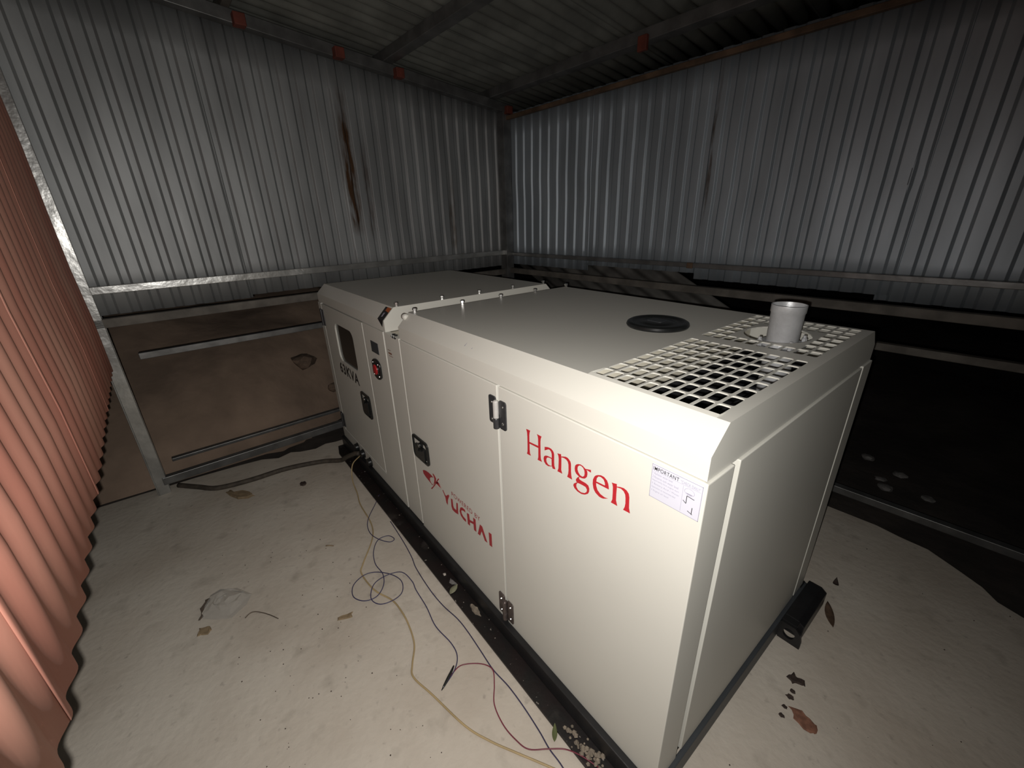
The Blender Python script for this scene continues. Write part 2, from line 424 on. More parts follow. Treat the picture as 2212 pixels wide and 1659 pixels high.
# ================================================================== THE SETTING
D, B, A = 2.928, 1.999, 0.981
def roof_z(y, off=0.0):
    return 2.452 + 0.101 * (1.999 - y) + off

# ---- ground outside: trodden soil with an added rise behind the left wall
g = MB()
nx, ny = 90, 90
X0, X1, Y0, Y1 = -11.0, 5.0, -5.0, 11.0
rnd = random.Random(3)
from mathutils import noise as mnoise
for j in range(ny + 1):
    for i in range(nx + 1):
        x = X0 + (X1 - X0) * i / nx; y = Y0 + (Y1 - Y0) * j / ny
        d1 = max(0.0, -3.12 - 0.9 * max(0.0, y + 0.5) - x)
        d2 = max(0.0, y - 3.2)
        z = -0.075 + 0.6 * (1 - math.exp(-d1 * 0.5)) + 0.5 * (1 - math.exp(-d2 * 0.35))
        far = min(1.0, max(d1, d2, -2.1 - y if y < -2.1 else 0) * 1.5)
        z += (mnoise.noise(Vector((x * 1.3, y * 1.3, 0))) * 0.10 + mnoise.noise(Vector((x * 4, y * 4, 5))) * 0.035) * far
        g.v.append((x, y, z))
for j in range(ny):
    for i in range(nx):
        a = j * (nx + 1) + i
        g.f.append((a, a + 1, a + nx + 2, a + nx + 1))
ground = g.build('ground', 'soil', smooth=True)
tag(ground, 'dark trodden soil outside the shed', 'ground', kind='structure')

bk = MB()  # made-up bank, added so the left opening shows the brown of lens flare
nb = 60
for j in range(nb + 1):
    for i in range(nb + 1):
        x = -8.0 + 4.95 * i / nb; y = -5.0 + 7.2 * j / nb
        d = max(0.0, -3.10 - 0.55 * max(0.0, y + 0.35) - x)
        z = -0.10 + 1.30 * (1 - math.exp(-d * 1.0)) * min(1.0, max(0.0, (2.2 - y) / 1.6))
        far = min(1.0, d * 1.5)
        z += (mnoise.noise(Vector((x * 1.3, y * 1.3, 0))) * 0.14 + mnoise.noise(Vector((x * 4, y * 4, 5))) * 0.05) * far
        bk.v.append((x, y, z))
for j in range(nb):
    for i in range(nb):
        a = j * (nb + 1) + i
        bk.f.append((a, a + 1, a + nb + 2, a + nb + 1))
bank = bk.build('haze_bank', 'bank', smooth=True)
tag(bank, 'added pale brown bank behind the left wall, standing in for brown haze', 'added bank', kind='structure')

# ---- floor slab with a broken edge
slab = [(-2.98, -1.9), (-1.0, -1.95), (1.75, -1.9), (1.75, -0.5), (1.75, 1.2), (1.2, 1.45), (0.80, 1.60), (0.63, 1.70), (0.55, 1.73), (0.50, 1.79), (0.42, 1.84), (0.30, 1.91),
        (0.20, 1.915), (0.09, 1.935), (-0.12, 1.925), (-0.5, 1.94), (-1.1, 1.92), (-2.0, 1.95), (-2.80, 1.93), (-2.83, 1.2), (-2.81, 0.5), (-2.835, 0.1),
        (-2.84, -0.05), (-2.86, -0.12), (-2.83, -0.2), (-2.86, -0.3), (-2.90, -0.36), (-2.87, -0.45), (-2.93, -0.55), (-2.95, -0.7), (-2.97, -0.95)]
fl = MB(); fl.prism(slab, 2, -0.10, 0.0)
floor = fl.build('floor', 'concrete', bevel=0.006)
tag(floor, 'pale stained concrete floor slab with a broken edge', 'floor', kind='structure')

# ---- corrugated sheets
PITCH, AMP = 0.1, 0.0062
def ridge(t, crest=0.48, slope=0.12):
    # flat crest, short flanks, flat valley
    t = t % 1.0
    a = crest; b = crest + slope; c = 1.0 - slope
    if t < a: return 1.0
    if t < b: return 1.0 - 2.0 * (t - a) / slope
    if t < c: return -1.0
    return -1.0 + 2.0 * (t - c) / slope
KNOTS = [0.0, 0.012, 0.24, 0.468, 0.48, 0.492, 0.54, 0.588, 0.60, 0.612, 0.74, 0.868, 0.88, 0.892, 0.94, 0.988]
def corr(name, parent, axis, plane, u0, u1, zb, ztop, material, phase=0.0, lean=0.0, pitch=PITCH, amp=AMP, nz=7, seed=0, sine=False, sgn=1):
    """upright corrugated sheet; ridges vertical. axis: along which it runs (0 = x, 1 = y)"""
    mb = MB(); r = random.Random(seed)
    if sine:
        n = int(round((u1 - u0) / pitch * 12))
        us = [u0 + (u1 - u0) * i / n for i in range(n + 1)]
    else:
        us = [u0, u1]
        for k in range(int((u0 - phase) / pitch) - 1, int((u1 - phase) / pitch) + 2):
            us += [phase + (k + q) * pitch for q in KNOTS if u0 < phase + (k + q) * pitch < u1]
        us = sorted(us); n = len(us) - 1
    wob = [r.uniform(-0.004, 0.004) for _ in range(nz + 1)]
    for k in range(nz + 1):
        for i in range(n + 1):
            u = us[i]
            zt_ = ztop(u) if callable(ztop) else ztop
            z = zb + (zt_ - zb) * k / nz
            a = (math.sin(2 * math.pi * (u - phase) / pitch) if sine else sgn * ridge((u - phase) / pitch))
            w = plane + amp * a + lean * (u - u0) + wob[k]
            mb.v.append((w, u, z) if axis == 1 else (u, w, z))
    for k in range(nz):
        for i in range(n):
            q = k * (n + 1) + i
            mb.f.append((q, q + 1, q + n + 2, q + n + 1))
    return mb.build(name, material, parent, smooth=True, solid=0.0012)

def bar(name, parent, lo, hi, material, bevel=0.003):
    return MB().box(lo, hi).build(name, material, parent, bevel=bevel)

wl = tag(empty('wall_left', (0, 0, 0), PSI), 'grey corrugated metal wall behind the far end of the generator, open at the bottom', 'wall', kind='structure')
edges = [-1.02, -0.22, 0.58, 1.38, 2.03]
bots = [1.155, 1.172, 1.178, 1.172]
for i in range(4):
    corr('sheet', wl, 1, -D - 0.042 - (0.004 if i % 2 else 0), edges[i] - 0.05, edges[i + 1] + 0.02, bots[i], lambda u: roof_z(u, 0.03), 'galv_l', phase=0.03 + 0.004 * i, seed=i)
bar('rail', wl, (-D - 0.030, -1.06, 1.274), (-D + 0.010, B, 1.316), 'steelbright')
bar('rail', wl, (-D - 0.030, -0.99, 1.092), (-D + 0.012, B, 1.142), 'steeldull')
bar('rail', wl, (-D - 0.030, -0.86, 0.886), (-D + 0.008, B, 0.924), 'steel')
bar('rail', wl, (-D - 0.022, -0.97, 0.064), (-D + 0.022, B, 0.116), 'steel')
bar('rail', wl, (-D - 0.20, -0.9, 0.128), (-D - 0.16, B, 0.150), 'steel')
# corner post: an angle of zinc-coated steel
pm = MB()
pm.prism([(-D - 0.045, -A - 0.035), (-D + 0.012, -A - 0.035), (-D + 0.012, -A - 0.029), (-D - 0.039, -A - 0.029), (-D - 0.039, -A + 0.03), (-D - 0.045, -A + 0.03)], 2, -0.06, roof_z(-A, 0.03))
pm.box((-D - 0.004, -A - 0.029, -0.06), (-D + 0.012, -A + 0.030, roof_z(-A, 0.03)))
pm.build('corner_post', 'steelbright', wl, bevel=0.002)
bar('corner_post', wl, (-D - 0.05, B - 0.045, -0.075), (-D + 0.045, B + 0.04, 2.47), 'steel')

wr = tag(empty('wall_right', (0, 0, 0), PSI), 'grey corrugated metal wall along the back of the generator, ragged at the bottom', 'wall', kind='structure')
edges = [-2.96, -2.0, -1.05, -0.10, 0.90, 1.9]
bots = [1.185, 1.226, 1.190, 1.163, 1.155]
for i in range(5):
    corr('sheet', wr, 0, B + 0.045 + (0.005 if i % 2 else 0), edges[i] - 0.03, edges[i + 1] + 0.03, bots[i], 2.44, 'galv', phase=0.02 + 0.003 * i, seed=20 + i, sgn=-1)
bar('rail', wr, (-D, B - 0.010, 1.266), (2.0, B + 0.030, 1.296), 'steel')
bar('rail', wr, (-D, B - 0.012, 1.105), (2.0, B + 0.030, 1.152), 'steeldull')
bar('rail', wr, (-D, B - 0.008, 0.926), (2.0, B + 0.030, 0.964), 'steeldull')
bar('rail', wr, (-D, B - 0.020, 0.070), (2.0, B + 0.024, 0.112), 'steel')
bar('top_rail', wr, (-D, B - 0.012, 2.385), (2.0, B + 0.020, 2.414), 'rusty')
bar('cleat', wr, (-1.105, B - 0.018, 1.262), (-1.065, B - 0.006, 1.298), 'rusty')
bar('corner_post', wr, (1.95, B - 0.04, -0.075), (2.03, B + 0.04, 2.47), 'steel')

wn = tag(empty('wall_near', (0, 0, 0), PSI), 'red painted corrugated metal wall close beside the concrete aisle', 'wall', kind='structure')
edges = [-2.95, -2.15, -1.35, -0.55, -0.15]
for i in range(4):
    corr('sheet', wn, 0, -A - 0.008 - 0.0015 * i, edges[i] - (0.03 if i else -0.02), edges[i + 1] + 0.02, 0.868, roof_z(-A, 0.04), 'redsheet', phase=0.035, seed=40, sine=True, amp=0.0060)
bar('rail', wn, (-D, -A - 0.065, 1.30), (-0.10, -A - 0.03, 1.34), 'steel')
bar('rail', wn, (-D, -A - 0.065, 0.98), (-0.10, -A - 0.03, 1.02), 'steel')
bar('corner_post', wn, (-0.14, -A - 0.08, -0.02), (-0.08, -A - 0.03, roof_z(-A, 0.03)), 'steel')

ce = tag(empty('ceiling', (0, 0, 0), PSI), 'dark corrugated metal roof on steel purlins', 'ceiling', kind='structure')
edges = [-3.15, -2.35, -1.55, -0.75, 0.05, 0.85, 1.7]
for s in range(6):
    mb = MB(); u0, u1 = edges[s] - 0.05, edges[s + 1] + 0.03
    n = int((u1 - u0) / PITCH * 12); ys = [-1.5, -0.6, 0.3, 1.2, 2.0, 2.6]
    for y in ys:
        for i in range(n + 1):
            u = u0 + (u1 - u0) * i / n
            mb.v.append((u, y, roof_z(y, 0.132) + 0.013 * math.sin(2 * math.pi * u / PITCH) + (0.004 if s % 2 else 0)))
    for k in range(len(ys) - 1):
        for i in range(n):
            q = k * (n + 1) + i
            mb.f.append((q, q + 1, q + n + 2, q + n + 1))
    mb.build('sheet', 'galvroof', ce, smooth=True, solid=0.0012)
def sloped(name, x0, x1, y0, y1, o0, o1, material):
    mb = MB()
    mb.prism([(y0, roof_z(y0, o0)), (y1, roof_z(y1, o0)), (y1, roof_z(y1, o1)), (y0, roof_z(y0, o1))], 0, x0, x1)
    return mb.build(name, material, ce, bevel=0.003)
sloped('rafter', -D - 0.02, -D + 0.05, -1.05, 2.06, -0.015, 0.05, 'steel')
sloped('rafter', 1.2, 1.26, -1.05, 2.06, -0.015, 0.05, 'steel')
for y in (0.93, 1.845):
    sloped('purlin', -3.1, 1.6, y - 0.035, y + 0.035, 0.05, 0.112, 'steel')
for y in (-0.95, 0.0):
    sloped('purlin', -3.1, 1.6, y - 0.02, y + 0.02, 0.05, 0.112, 'steeldull')
for (x, y) in ((-2.86, 0.05), (-2.86, 0.585), (-2.86, 0.995), (-2.87, 2.0)):
    MB().box((x - 0.03, y - 0.03, roof_z(y, -0.028)), (x + 0.03, y + 0.03, roof_z(y, 0.03))).build('cleat', 'cleat', ce, bevel=0.004)
MB().box((-1.46, 1.775, roof_z(1.8, -0.005)), (-1.40, 1.80, roof_z(1.8, 0.07))).build('cleat', 'cleat', ce, bevel=0.004)

# ---- an old sheet leaning askew outside the right wall
ls = MB()
ax, bx_ = (0.88, -0.475), (0.475, 0.88)
n = 90
for k in range(5):
    for i in range(n + 1):
        v = -1.3 + 2.6 * k / 4; u = -0.42 + 0.84 * i / n
        x = -1.62 + ax[0] * v + bx_[0] * u; z = 0.92 + ax[1] * v + bx_[1] * u
        ls.v.append((x, 2.125 + (1.7 - z) * 0.10 + 0.012 * math.sin(2 * math.pi * u / 0.1), z))
for k in range(4):
    for i in range(n):
        q = k * (n + 1) + i; ls.f.append((q, q + 1, q + n + 2, q + n + 1))
o = ls.build('corrugated_sheet', 'oldsheet', smooth=True, solid=0.0015)
o.rotation_euler = (0, 0, PSI)
tag(o, 'weathered corrugated sheet leaning askew outside below the right wall', 'metal sheet')
# ================================================================== THE GENERATOR
L, W, ZT, ZB, CH = 2.717, 1.1, 1.223, 1.113, 0.0555
LN, GAP = 1.42, 0.161
XB, XC, XD, XA = -1.597, -1.419, -0.682, -1.885
gen = tag(empty('diesel_generator'), 'large cream silenced diesel generator lettered Hangen in red on a black skid', 'generator')

def part(name, material, bevel=0.002, parent=gen, **kw):
    def f(mb): return mb.build(name, material, parent, bevel=bevel, **kw)
    return f

# ---- skid: webs with a broad bottom flange
bm_ = MB()
bm_.box((-L - 0.01, -0.022, 0.012), (0.004, 0.03, 0.085))
bm_.box((-L - 0.01, W - 0.03, 0.012), (0.004, W + 0.022, 0.085))
bm_.box((-L - 0.01, 0.03, 0.012), (-L + 0.06, W - 0.03, 0.085))
bm_.box((-0.5, 0.03, 0.02), (-0.02, W - 0.03, 0.05))
base = bm_.build('base_frame', 'black', gen, bevel=0.003)
fm = MB(); fm.prism([(-L - 0.012, -0.060), (-L + 0.10, -0.088), (0.02, -0.088), (0.02, -0.02), (-L - 0.012, -0.02)], 2, 0.0, 0.012)
fm.build('bottom_flange', 'splashed', base, bevel=0.002)
MB().box((-L - 0.012, W + 0.02, 0.0), (0.02, W + 0.085, 0.012)).build('bottom_flange', 'splashed', base, bevel=0.002)
MB().box((-0.004, -0.02, 0.0), (0.012, W + 0.02, 0.082)).build('end_beam', 'darkgrey', base, bevel=0.003)
# lifting lug on the end of the skid
lug = MB()
lug.prism([(0.012, 0.004), (0.082, 0.004), (0.082, 0.070), (0.060, 0.086), (0.012, 0.086)], 1, 0.885, 1.14)
lug.box((0.012, 0.850, 0.078), (0.066, 0.885, 0.086))
lg = lug.build('lifting_lug', 'black', base, bevel=0.003)
lp = MB()
outer = [(0.012, 0.0), (0.092, 0.0), (0.092, 0.03), (0.084, 0.066), (0.066, 0.086), (0.012, 0.086)]
# plate with a hole: strips from the hole to the outline
cx, cz = 0.048, 0.044
def ray_hit(dx, dz):
    best = None
    for i in range(len(outer)):
        (x1, z1), (x2, z2) = outer[i], outer[(i + 1) % len(outer)]
        den = dx * (z2 - z1) - dz * (x2 - x1)
        if abs(den) < 1e-9: continue
        t = ((x1 - cx) * (z2 - z1) - (z1 - cz) * (x2 - x1)) / den
        u = ((x1 - cx) * dz - (z1 - cz) * dx) / den
        if t > 0 and -1e-6 <= u <= 1 + 1e-6 and (best is None or t < best): best = t
    return (cx + dx * best, cz + dz * best)
NH = 48
for y in (0.838, 0.850):
    for k in range(NH):
        a = 2 * math.pi * k / NH
        lp.v.append((cx + 0.021 * math.cos(a), y, cz + 0.024 * math.sin(a)))
    for k in range(NH):
        a = 2 * math.pi * k / NH
        h = ray_hit(math.cos(a), math.sin(a)); lp.v.append((h[0], y, h[1]))
for k in range(NH):
    j = (k + 1) % NH
    lp.f += [(k, j, NH + j, NH + k), (2 * NH + k, 2 * NH + j, 3 * NH + j, 3 * NH + k), (k, j, 2 * NH + j, 2 * NH + k), (NH + k, NH + j, 3 * NH + j, 3 * NH + k)]
lp.build('lug_plate', 'black', base)

# ---- inner body behind the panels
MB().box((-L + 0.03, 0.034, 0.085), (-0.42, W - 0.034, 1.108)).build('inner_body', 'cream_in', gen)
MB().box((-0.425, 0.045, 0.085), (-0.36, W - 0.045, 1.085)).build('radiator', 'foam', gen)
MB().box((-0.40, 0.07, 1.07), (-0.393, W - 0.035, 1.215)).build('baffle', 'cream_in', gen)
MB().box((-0.36, W - 0.046, 0.085), (-0.035, W - 0.034, 1.085)).build('lining', 'foam', gen)
MB().box((-0.36, 0.112, 0.05), (-0.035, W - 0.05, 0.09)).build('duct_floor', 'foam', gen)

# ---- side panels and doors (near side)
T = 0.03
stile = MB()
stile.box((-L, 0, 0.088), (-2.652, T, ZB - 0.0018))
stile.box((-1.879, 0, 0.088), (XB - 0.004, T, ZB - 0.0018))
stile.box((-2.652, 0, 0.088), (-1.879, T, 0.168))
fs = stile.build('control_side_frame', 'cream', gen)
MB().box((XB + 0.004, 0.002, 0.088), (XC - 0.005, T, ZB)).build('side_pillar', 'cream', gen, bevel=0.002)

# control door with a window opening
def plate_with_hole(x0, x1, z0, z1, hole, y0, y1):
    """rectangular slab with one opening: hole listed anticlockwise from bottom-right corner start"""
    mb = MB()
    n = len(hole)
    q = n // 4
    corners = [(x1, z0), (x1, z1), (x0, z1), (x0, z0)]
    for y in (y0, y1):
        mb.v += [(p[0], y, p[1]) for p in corners] + [(p[0], y, p[1]) for p in hole]
    o = 4 + n
    for s in (0, o):
        for c in range(4):
            for k in range(q - 1):
                a = c * q + k
                mb.f.append((s + c, s + 4 + a, s + 4 + a + 1))
            a = c * q + q - 1; b2 = (a + 1) % n
            mb.f.append((s + c, s + 4 + a, s + 4 + b2, s + (c + 1) % 4))
    for c in range(4): mb.f.append((c, (c + 1) % 4, o + (c + 1) % 4, o + c))
    for k in range(n): mb.f.append((4 + k, 4 + (k + 1) % n, o + 4 + (k + 1) % n, o + 4 + k))
    return mb
hole = rrect(-2.425, -2.085, 0.77, 1.018, 0.05, 5)
cd = plate_with_hole(-2.645, -1.888, 0.175, 1.1075, hole, 0.0, T).build('control_door', 'cream', gen, bevel=0.0015)
wf = MB(); wf.prism(rrect(-2.425, -2.085, 0.77, 1.018, 0.05, 5), 1, 0.010, 0.014)
wf.build('window_pane', 'glass', cd)
text_fill('rating_lettering', '63KVA', -2.468, -2.105, 0.678, 0.752, 'blackprint', cd, -0.0006, bold=0.03)

def latch(x0, x1, z0, z1, parent, chrome=True):
    """flush paddle latch: bevelled black tray with a paddle and keyhole"""
    mb = MB()
    o_ = rrect(x0, x1, z0, z1, 0.022, 4)
    i_ = rrect(x0 + 0.012, x1 - 0.012, z0 + 0.012, z1 - 0.012, 0.014, 4)
    n = len(o_)
    for y, l in ((0.0, o_), (-0.007, o_), (-0.009, i_), (0.006, i_)):
        mb.v += [(p[0], y, p[1]) for p in l]
    for r_ in range(3):
        for k in range(n): mb.f.append((r_ * n + k, r_ * n + (k + 1) % n, (r_ + 1) * n + (k + 1) % n, (r_ + 1) * n + k))
    mb.f.append(tuple(range(3 * n, 4 * n)))
    t = mb.build('latch_handle', 'plastic', parent)
    xm = (x0 + x1) / 2
    p = MB(); p.prism(rrect(x0 + 0.03, x1 - 0.03, z0 + 0.018, z1 - 0.04, 0.008, 3), 1, -0.012, 0.003)
    p.lathe([(0.013, -0.016), (0.013, 0.004)], (xm + 0.012, 0, z1 - 0.028), axis=1, seg=16)
    p.tube([(xm + 0.0, -0.014, z1 - 0.05), (xm + 0.012, -0.02, z1 - 0.055), (xm + 0.03, -0.014, z1 - 0.05)], 0.004)
    t2 = p.build('paddle', 'plastic', parent, bevel=0.003)
    k = MB(); k.lathe([(0.008, -0.0185), (0.008, -0.010)], (xm + 0.012, 0, z1 - 0.028), axis=1, seg=12)
    k.build('keyhole', 'chrome', parent, bevel=0.001)
latch(-2.105, -1.955, 0.505, 0.655, cd)

# emergency stop, plates and sockets on the control side
es = MB()
cxs, czs = -1.742, 0.887
prof = [(cxs + 0.058 * math.cos(a) * (1.0), czs + 0.058 * math.sin(a)) for a in [2 * math.pi * k / 28 for k in range(28)]]
prof = [(cxs + max(-0.055, min(0.055, (p[0] - cxs) * 1.15)), czs + (p[1] - czs) * 0.98) for p in prof]
es.prism(prof, 1, -0.010, 0.0)
est = es.build('emergency_stop', 'plastic', fs, bevel=0.003)
MB().lathe([(0.034, -0.014), (0.036, -0.004), (0.036, 0.0)], (cxs, 0, czs), axis=1, seg=28).build('stop_ring', 'plastic', fs)
MB().lathe([(0.022, -0.020), (0.027, -0.018), (0.028, -0.013), (0.028, -0.004)], (cxs, 0, czs), axis=1, seg=24).build('stop_button', 'redbutton', fs, smooth=True)
for a in (45, 135, 225, 315):
    MB().lathe([(0.004, -0.013), (0.005, -0.009)], (cxs + 0.062 * math.cos(math.radians(a)) * 0.75, 0, czs + 0.062 * math.sin(math.radians(a)) * 0.75), axis=1, seg=8).build('screw', 'chrome', fs)
MB().box((-1.788, -0.002, 0.974), (-1.690, 0.0, 1.034)).build('rating_plate', 'darkgrey', fs, bevel=0.001)
for x, z in ((-2.405, 0.125), (-2.290, 0.125), (-2.165, 0.118)):
    MB().lathe([(0.018, -0.024), (0.027, -0.022), (0.029, -0.004), (0.033, 0.0)], (x, 0, z), axis=1, seg=18).build('cable_gland', 'plastic', fs)
# far door hinges
for z0, z1 in ((0.962, 1.07), (0.198, 0.303)):
    h = MB(); h.box((-2.69, -0.006, z0), (-2.62, 0.0, z1)); h.lathe([(0.008, 0), (0.008, z1 - z0)], (-2.649, -0.008, z0), seg=12)
    h.build('hinge', 'hingemetal', fs, bevel=0.001)

# near doors
d1 = MB().box((XC + 0.005, 0.0, 0.083), (XD - 0.005, T, 1.1113)).build('service_door', 'cream', gen, bevel=0.0025)
d2 = MB().prism([(XD + 0.005, 0.0), (0.0, 0.0), (0.0, 0.109), (-0.03, 0.109), (-0.03, T), (XD + 0.005, T)], 2, 0.083, 1.1113).build('service_door', 'cream', gen, bevel=0.0025)
latch(-1.398, -1.240, 0.533, 0.655, d1)

def hinge(z0, z1, material, pin, parent):
    h = MB()
    h.prism(rrect(-0.727, -0.690, z0 + 0.006, z1, 0.008, 3), 1, -0.005, 0.0)
    h.prism(rrect(-0.672, -0.637, z0, z1 - 0.004, 0.008, 3), 1, -0.005, 0.0)
    h.lathe([(0.0105, 0), (0.0105, 0.036)], (-0.682, -0.009, z0 - 0.002), seg=14)
    h.box((-0.694, -0.005, z0 + 0.004), (-0.668, -0.001, z0 + 0.05))
    hg = h.build('hinge', material, parent, bevel=0.001)
    MB().lathe([(0.0095, 0), (0.0095, 0.056), (0.006, 0.060)], (-0.682, -0.009, z0 + 0.036), seg=14).build('hinge_pin', pin, parent)
    for sx in (-0.710, -0.652):
        for sz in (0.022, 0.082):
            MB().lathe([(0.0035, -0.0085), (0.005, -0.0055), (0.005, -0.004)], (sx, 0, z0 + sz), axis=1, seg=10).build('screw', 'chrome', parent)
hinge(0.968, 1.072, 'hingemetal', 'pin', d1)
hinge(0.103, 0.212, 'hingebrown', 'hingebrown', d1)

# lettering
flat_fill('maker_lettering', HANGEN, 'redprint', d2, -0.0008)
flat_fill('engine_lettering', YUCHAI, 'darkredprint', d1, -0.0008)
flat_fill('engine_emblem', EMBLEM, 'darkredprint', d1, -0.0008)
text_fill('powered_lettering', 'POWERED BY', -1.058, -0.838, 0.4805, 0.503, 'darkredprint', d1, -0.0008)
# instruction sticker
x0, x1, z0, z1 = -0.121, -0.0075, 1.0195, 1.1025
sticker = MB().box((x0, -0.0010, z0), (x1, 0.0, z1)).build('instruction_sticker', 'label', d2)
def strip(name, a, b, c, d, mt_='greyprint', y=-0.0014):
    return MB().add([(a, y, c), (b, y, c), (b, y, d), (a, y, d)], [(0, 1, 2, 3)]).build(name, mt_, d2)
bd = MB()
w = 0.0011
for (a, b, c, d) in ((x0, x1, z0, z0 + w), (x0, x1, z1 - w, z1), (x0, x0 + w, z0, z1), (x1 - w, x1, z0, z1)):
    bd.add([(a, -0.0014, c), (b, -0.0014, c), (b, -0.0014, d), (a, -0.0014, d)], [(0, 1, 2, 3)])
bd.add([(x0 + 0.004, -0.0014, z1 - 0.0155), (x1 - 0.003, -0.0014, z1 - 0.0155), (x1 - 0.003, -0.0014, z1 - 0.015), (x0 + 0.004, -0.0014, z1 - 0.015)], [(0, 1, 2, 3)])
bd.add([(x0 + 0.0735, -0.0014, z0 + 0.004), (x0 + 0.0741, -0.0014, z0 + 0.004), (x0 + 0.0741, -0.0014, z1 - 0.017), (x0 + 0.0735, -0.0014, z1 - 0.017)], [(0, 1, 2, 3)])
bd.build('sticker_rules', 'greyprint', d2)
text_fill('sticker_heading', 'IMPORTANT', x0 + 0.0035, x0 + 0.063, z1 - 0.0135, z1 - 0.0045, 'blackprint', d2, -0.0015, bold=0.004)
text_fill('sticker_subheading', '"CHECK DAILY"', x0 + 0.067, x1 - 0.004, z1 - 0.0135, z1 - 0.0065, 'greyprint', d2, -0.0015)
rows = ['1 Radiator water level', '2 Reserve tank water level', 'Importantly first engine start', '3 Battery Acid / Water', 'Operation as recommended', '4 Engine oil level']
for k, t in enumerate(rows):
    zz = z1 - 0.0235 - k * 0.0087
    text_fill('sticker_text', t, x0 + 0.0035, x0 + (0.050, 0.064, 0.066, 0.068, 0.060, 0.045)[k], zz, zz + 0.0056, 'greyprint', d2, -0.0015)
# little drawing on the sticker: a tank with its pipe and a tap
ic = MB()
cxi, czi = x0 + 0.088, z1 - 0.026
for rr_ in (1.0, 0.93):
    ic.v += [(cxi + 0.011 * rr_ * math.cos(k * math.pi / 12), -0.0015, czi + 0.008 * rr_ * math.sin(k * math.pi / 12)) for k in range(24)]
ic.f += [(k, (k + 1) % 24, 24 + (k + 1) % 24, 24 + k) for k in range(24)]
ic.add([(cxi - 0.008, -0.0015, czi - 0.0035), (cxi + 0.008, -0.0015, czi - 0.0035), (cxi + 0.004, -0.0015, czi - 0.0062), (cxi - 0.004, -0.0015, czi - 0.0062)], [(0, 1, 2, 3)])
ic.build('sticker_drawing', 'greyprint', d2)
pp = MB()
for a, b in (((cxi - 0.004, czi - 0.010), (cxi - 0.004, czi - 0.028)), ((cxi - 0.004, czi - 0.010), (cxi + 0.012, czi - 0.012)), ((cxi - 0.011, czi - 0.024), (cxi - 0.004, czi - 0.029)), ((cxi + 0.010, czi - 0.032), (cxi + 0.010, czi - 0.048)), ((cxi + 0.001, czi - 0.044), (cxi + 0.012, czi - 0.048))):
    dx, dz = b[0] - a[0], b[1] - a[1]; l = math.hypot(dx, dz); nx_, nz_ = -dz / l * 0.0007, dx / l * 0.0007
    pp.add([(a[0] + nx_, -0.0016, a[1] + nz_), (b[0] + nx_, -0.0016, b[1] + nz_), (b[0] - nx_, -0.0016, b[1] - nz_), (a[0] - nx_, -0.0016, a[1] - nz_)], [(0, 1, 2, 3)])
pp.build('sticker_drawing', 'blackprint', d2)
im = MB()
for (a, b, c, d) in ((-1.570, -1.536, 1.030, 1.033), (-1.566, -1.526, 1.012, 1.021), (-1.562, -1.518, 1.002, 1.005)):
    im.add([(a, 0.0014, c), (b, 0.0014, c), (b, 0.0014, d), (a, 0.0014, d)], [(0, 1, 2, 3)])
im.build('inspection_mark', 'rustflake', gen)

# ---- far long side: plain panels
MB().box((-L, W - T, 0.085), (XB, W, ZB - 0.0018)).build('side_panel', 'cream', gen, bevel=0.002)
MB().box((XB + 0.008, W - T, 0.085), (-0.03, W, ZB - 0.0018)).build('side_panel', 'cream', gen, bevel=0.002)
# ---- radiator end
MB().box((-0.03, 0.135, 0.092), (0.0, 0.985, 1.1105)).build('end_panel', 'cream', gen, bevel=0.002)
MB().box((-0.03, 1.000, 0.085), (0.0, W, 1.1113)).build('end_pillar', 'cream', gen, bevel=0.002)
MB().box((-L - 0.0, T, 0.085), (-L + 0.03, W - T, ZB - 0.0018)).build('end_panel', 'cream', gen, bevel=0.002)

# ---- lids
def lid(name, x0, x1, open_x=None):
    """folded lid: skirts, chamfers along the long sides, top; inside hollow"""
    t = 0.004
    e_ = 0.006
    po = [(e_, ZB), (e_, ZT - CH), (CH + e_, ZT), (W - CH - e_, ZT), (W - e_, ZT - CH), (W - e_, ZB)]
    pi_ = [(e_ + t, ZB), (e_ + t, ZT - CH - t * 0.4), (e_ + CH + t * 0.4, ZT - t), (W - e_ - CH - t * 0.4, ZT - t), (W - e_ - t, ZT - CH - t * 0.4), (W - e_ - t, ZB)]
    mb = MB()
    n = 6
    # outer and inner skins between x0 and x1, the top open where the grille sits
    for l, flip in ((po, 0), (pi_, 1)):
        vs = [(x0 + t, p[0], p[1]) for p in l] + [(x1 - t, p[0], p[1]) for p in l]
        fs_ = []
        for i in range(n - 1):
            if i == 2 and open_x is not None: continue
            fs_.append((i, i + 1, n + i + 1, n + i))
        mb.add(vs, fs_)
        if open_x is not None:
            z = l[2][1]
            a, b = l[2][0], l[3][0]
            mb.add([(x0 + t, a, z), (x0 + t, b, z), (open_x, b, z), (open_x, a, z)], [(0, 1, 2, 3)])
    # end skirts: solid profile plates
    for x in (x0, x1):
        s = 1 if x == x0 else -1
        mb.prism(po, 0, x, x + s * t)
    # bottom lips
    for a, b in ((e_, e_ + t), (W - e_ - t, W - e_)):
        mb.add([(x0, a, ZB), (x1, a, ZB), (x1, b, ZB), (x0, b, ZB)], [(0, 1, 2, 3)])
    return mb.build(name, 'cream', gen)
lidn = lid('canopy_lid', -LN, -0.006, open_x=-0.385)
lidf = lid('canopy_lid', -L, -LN - GAP)
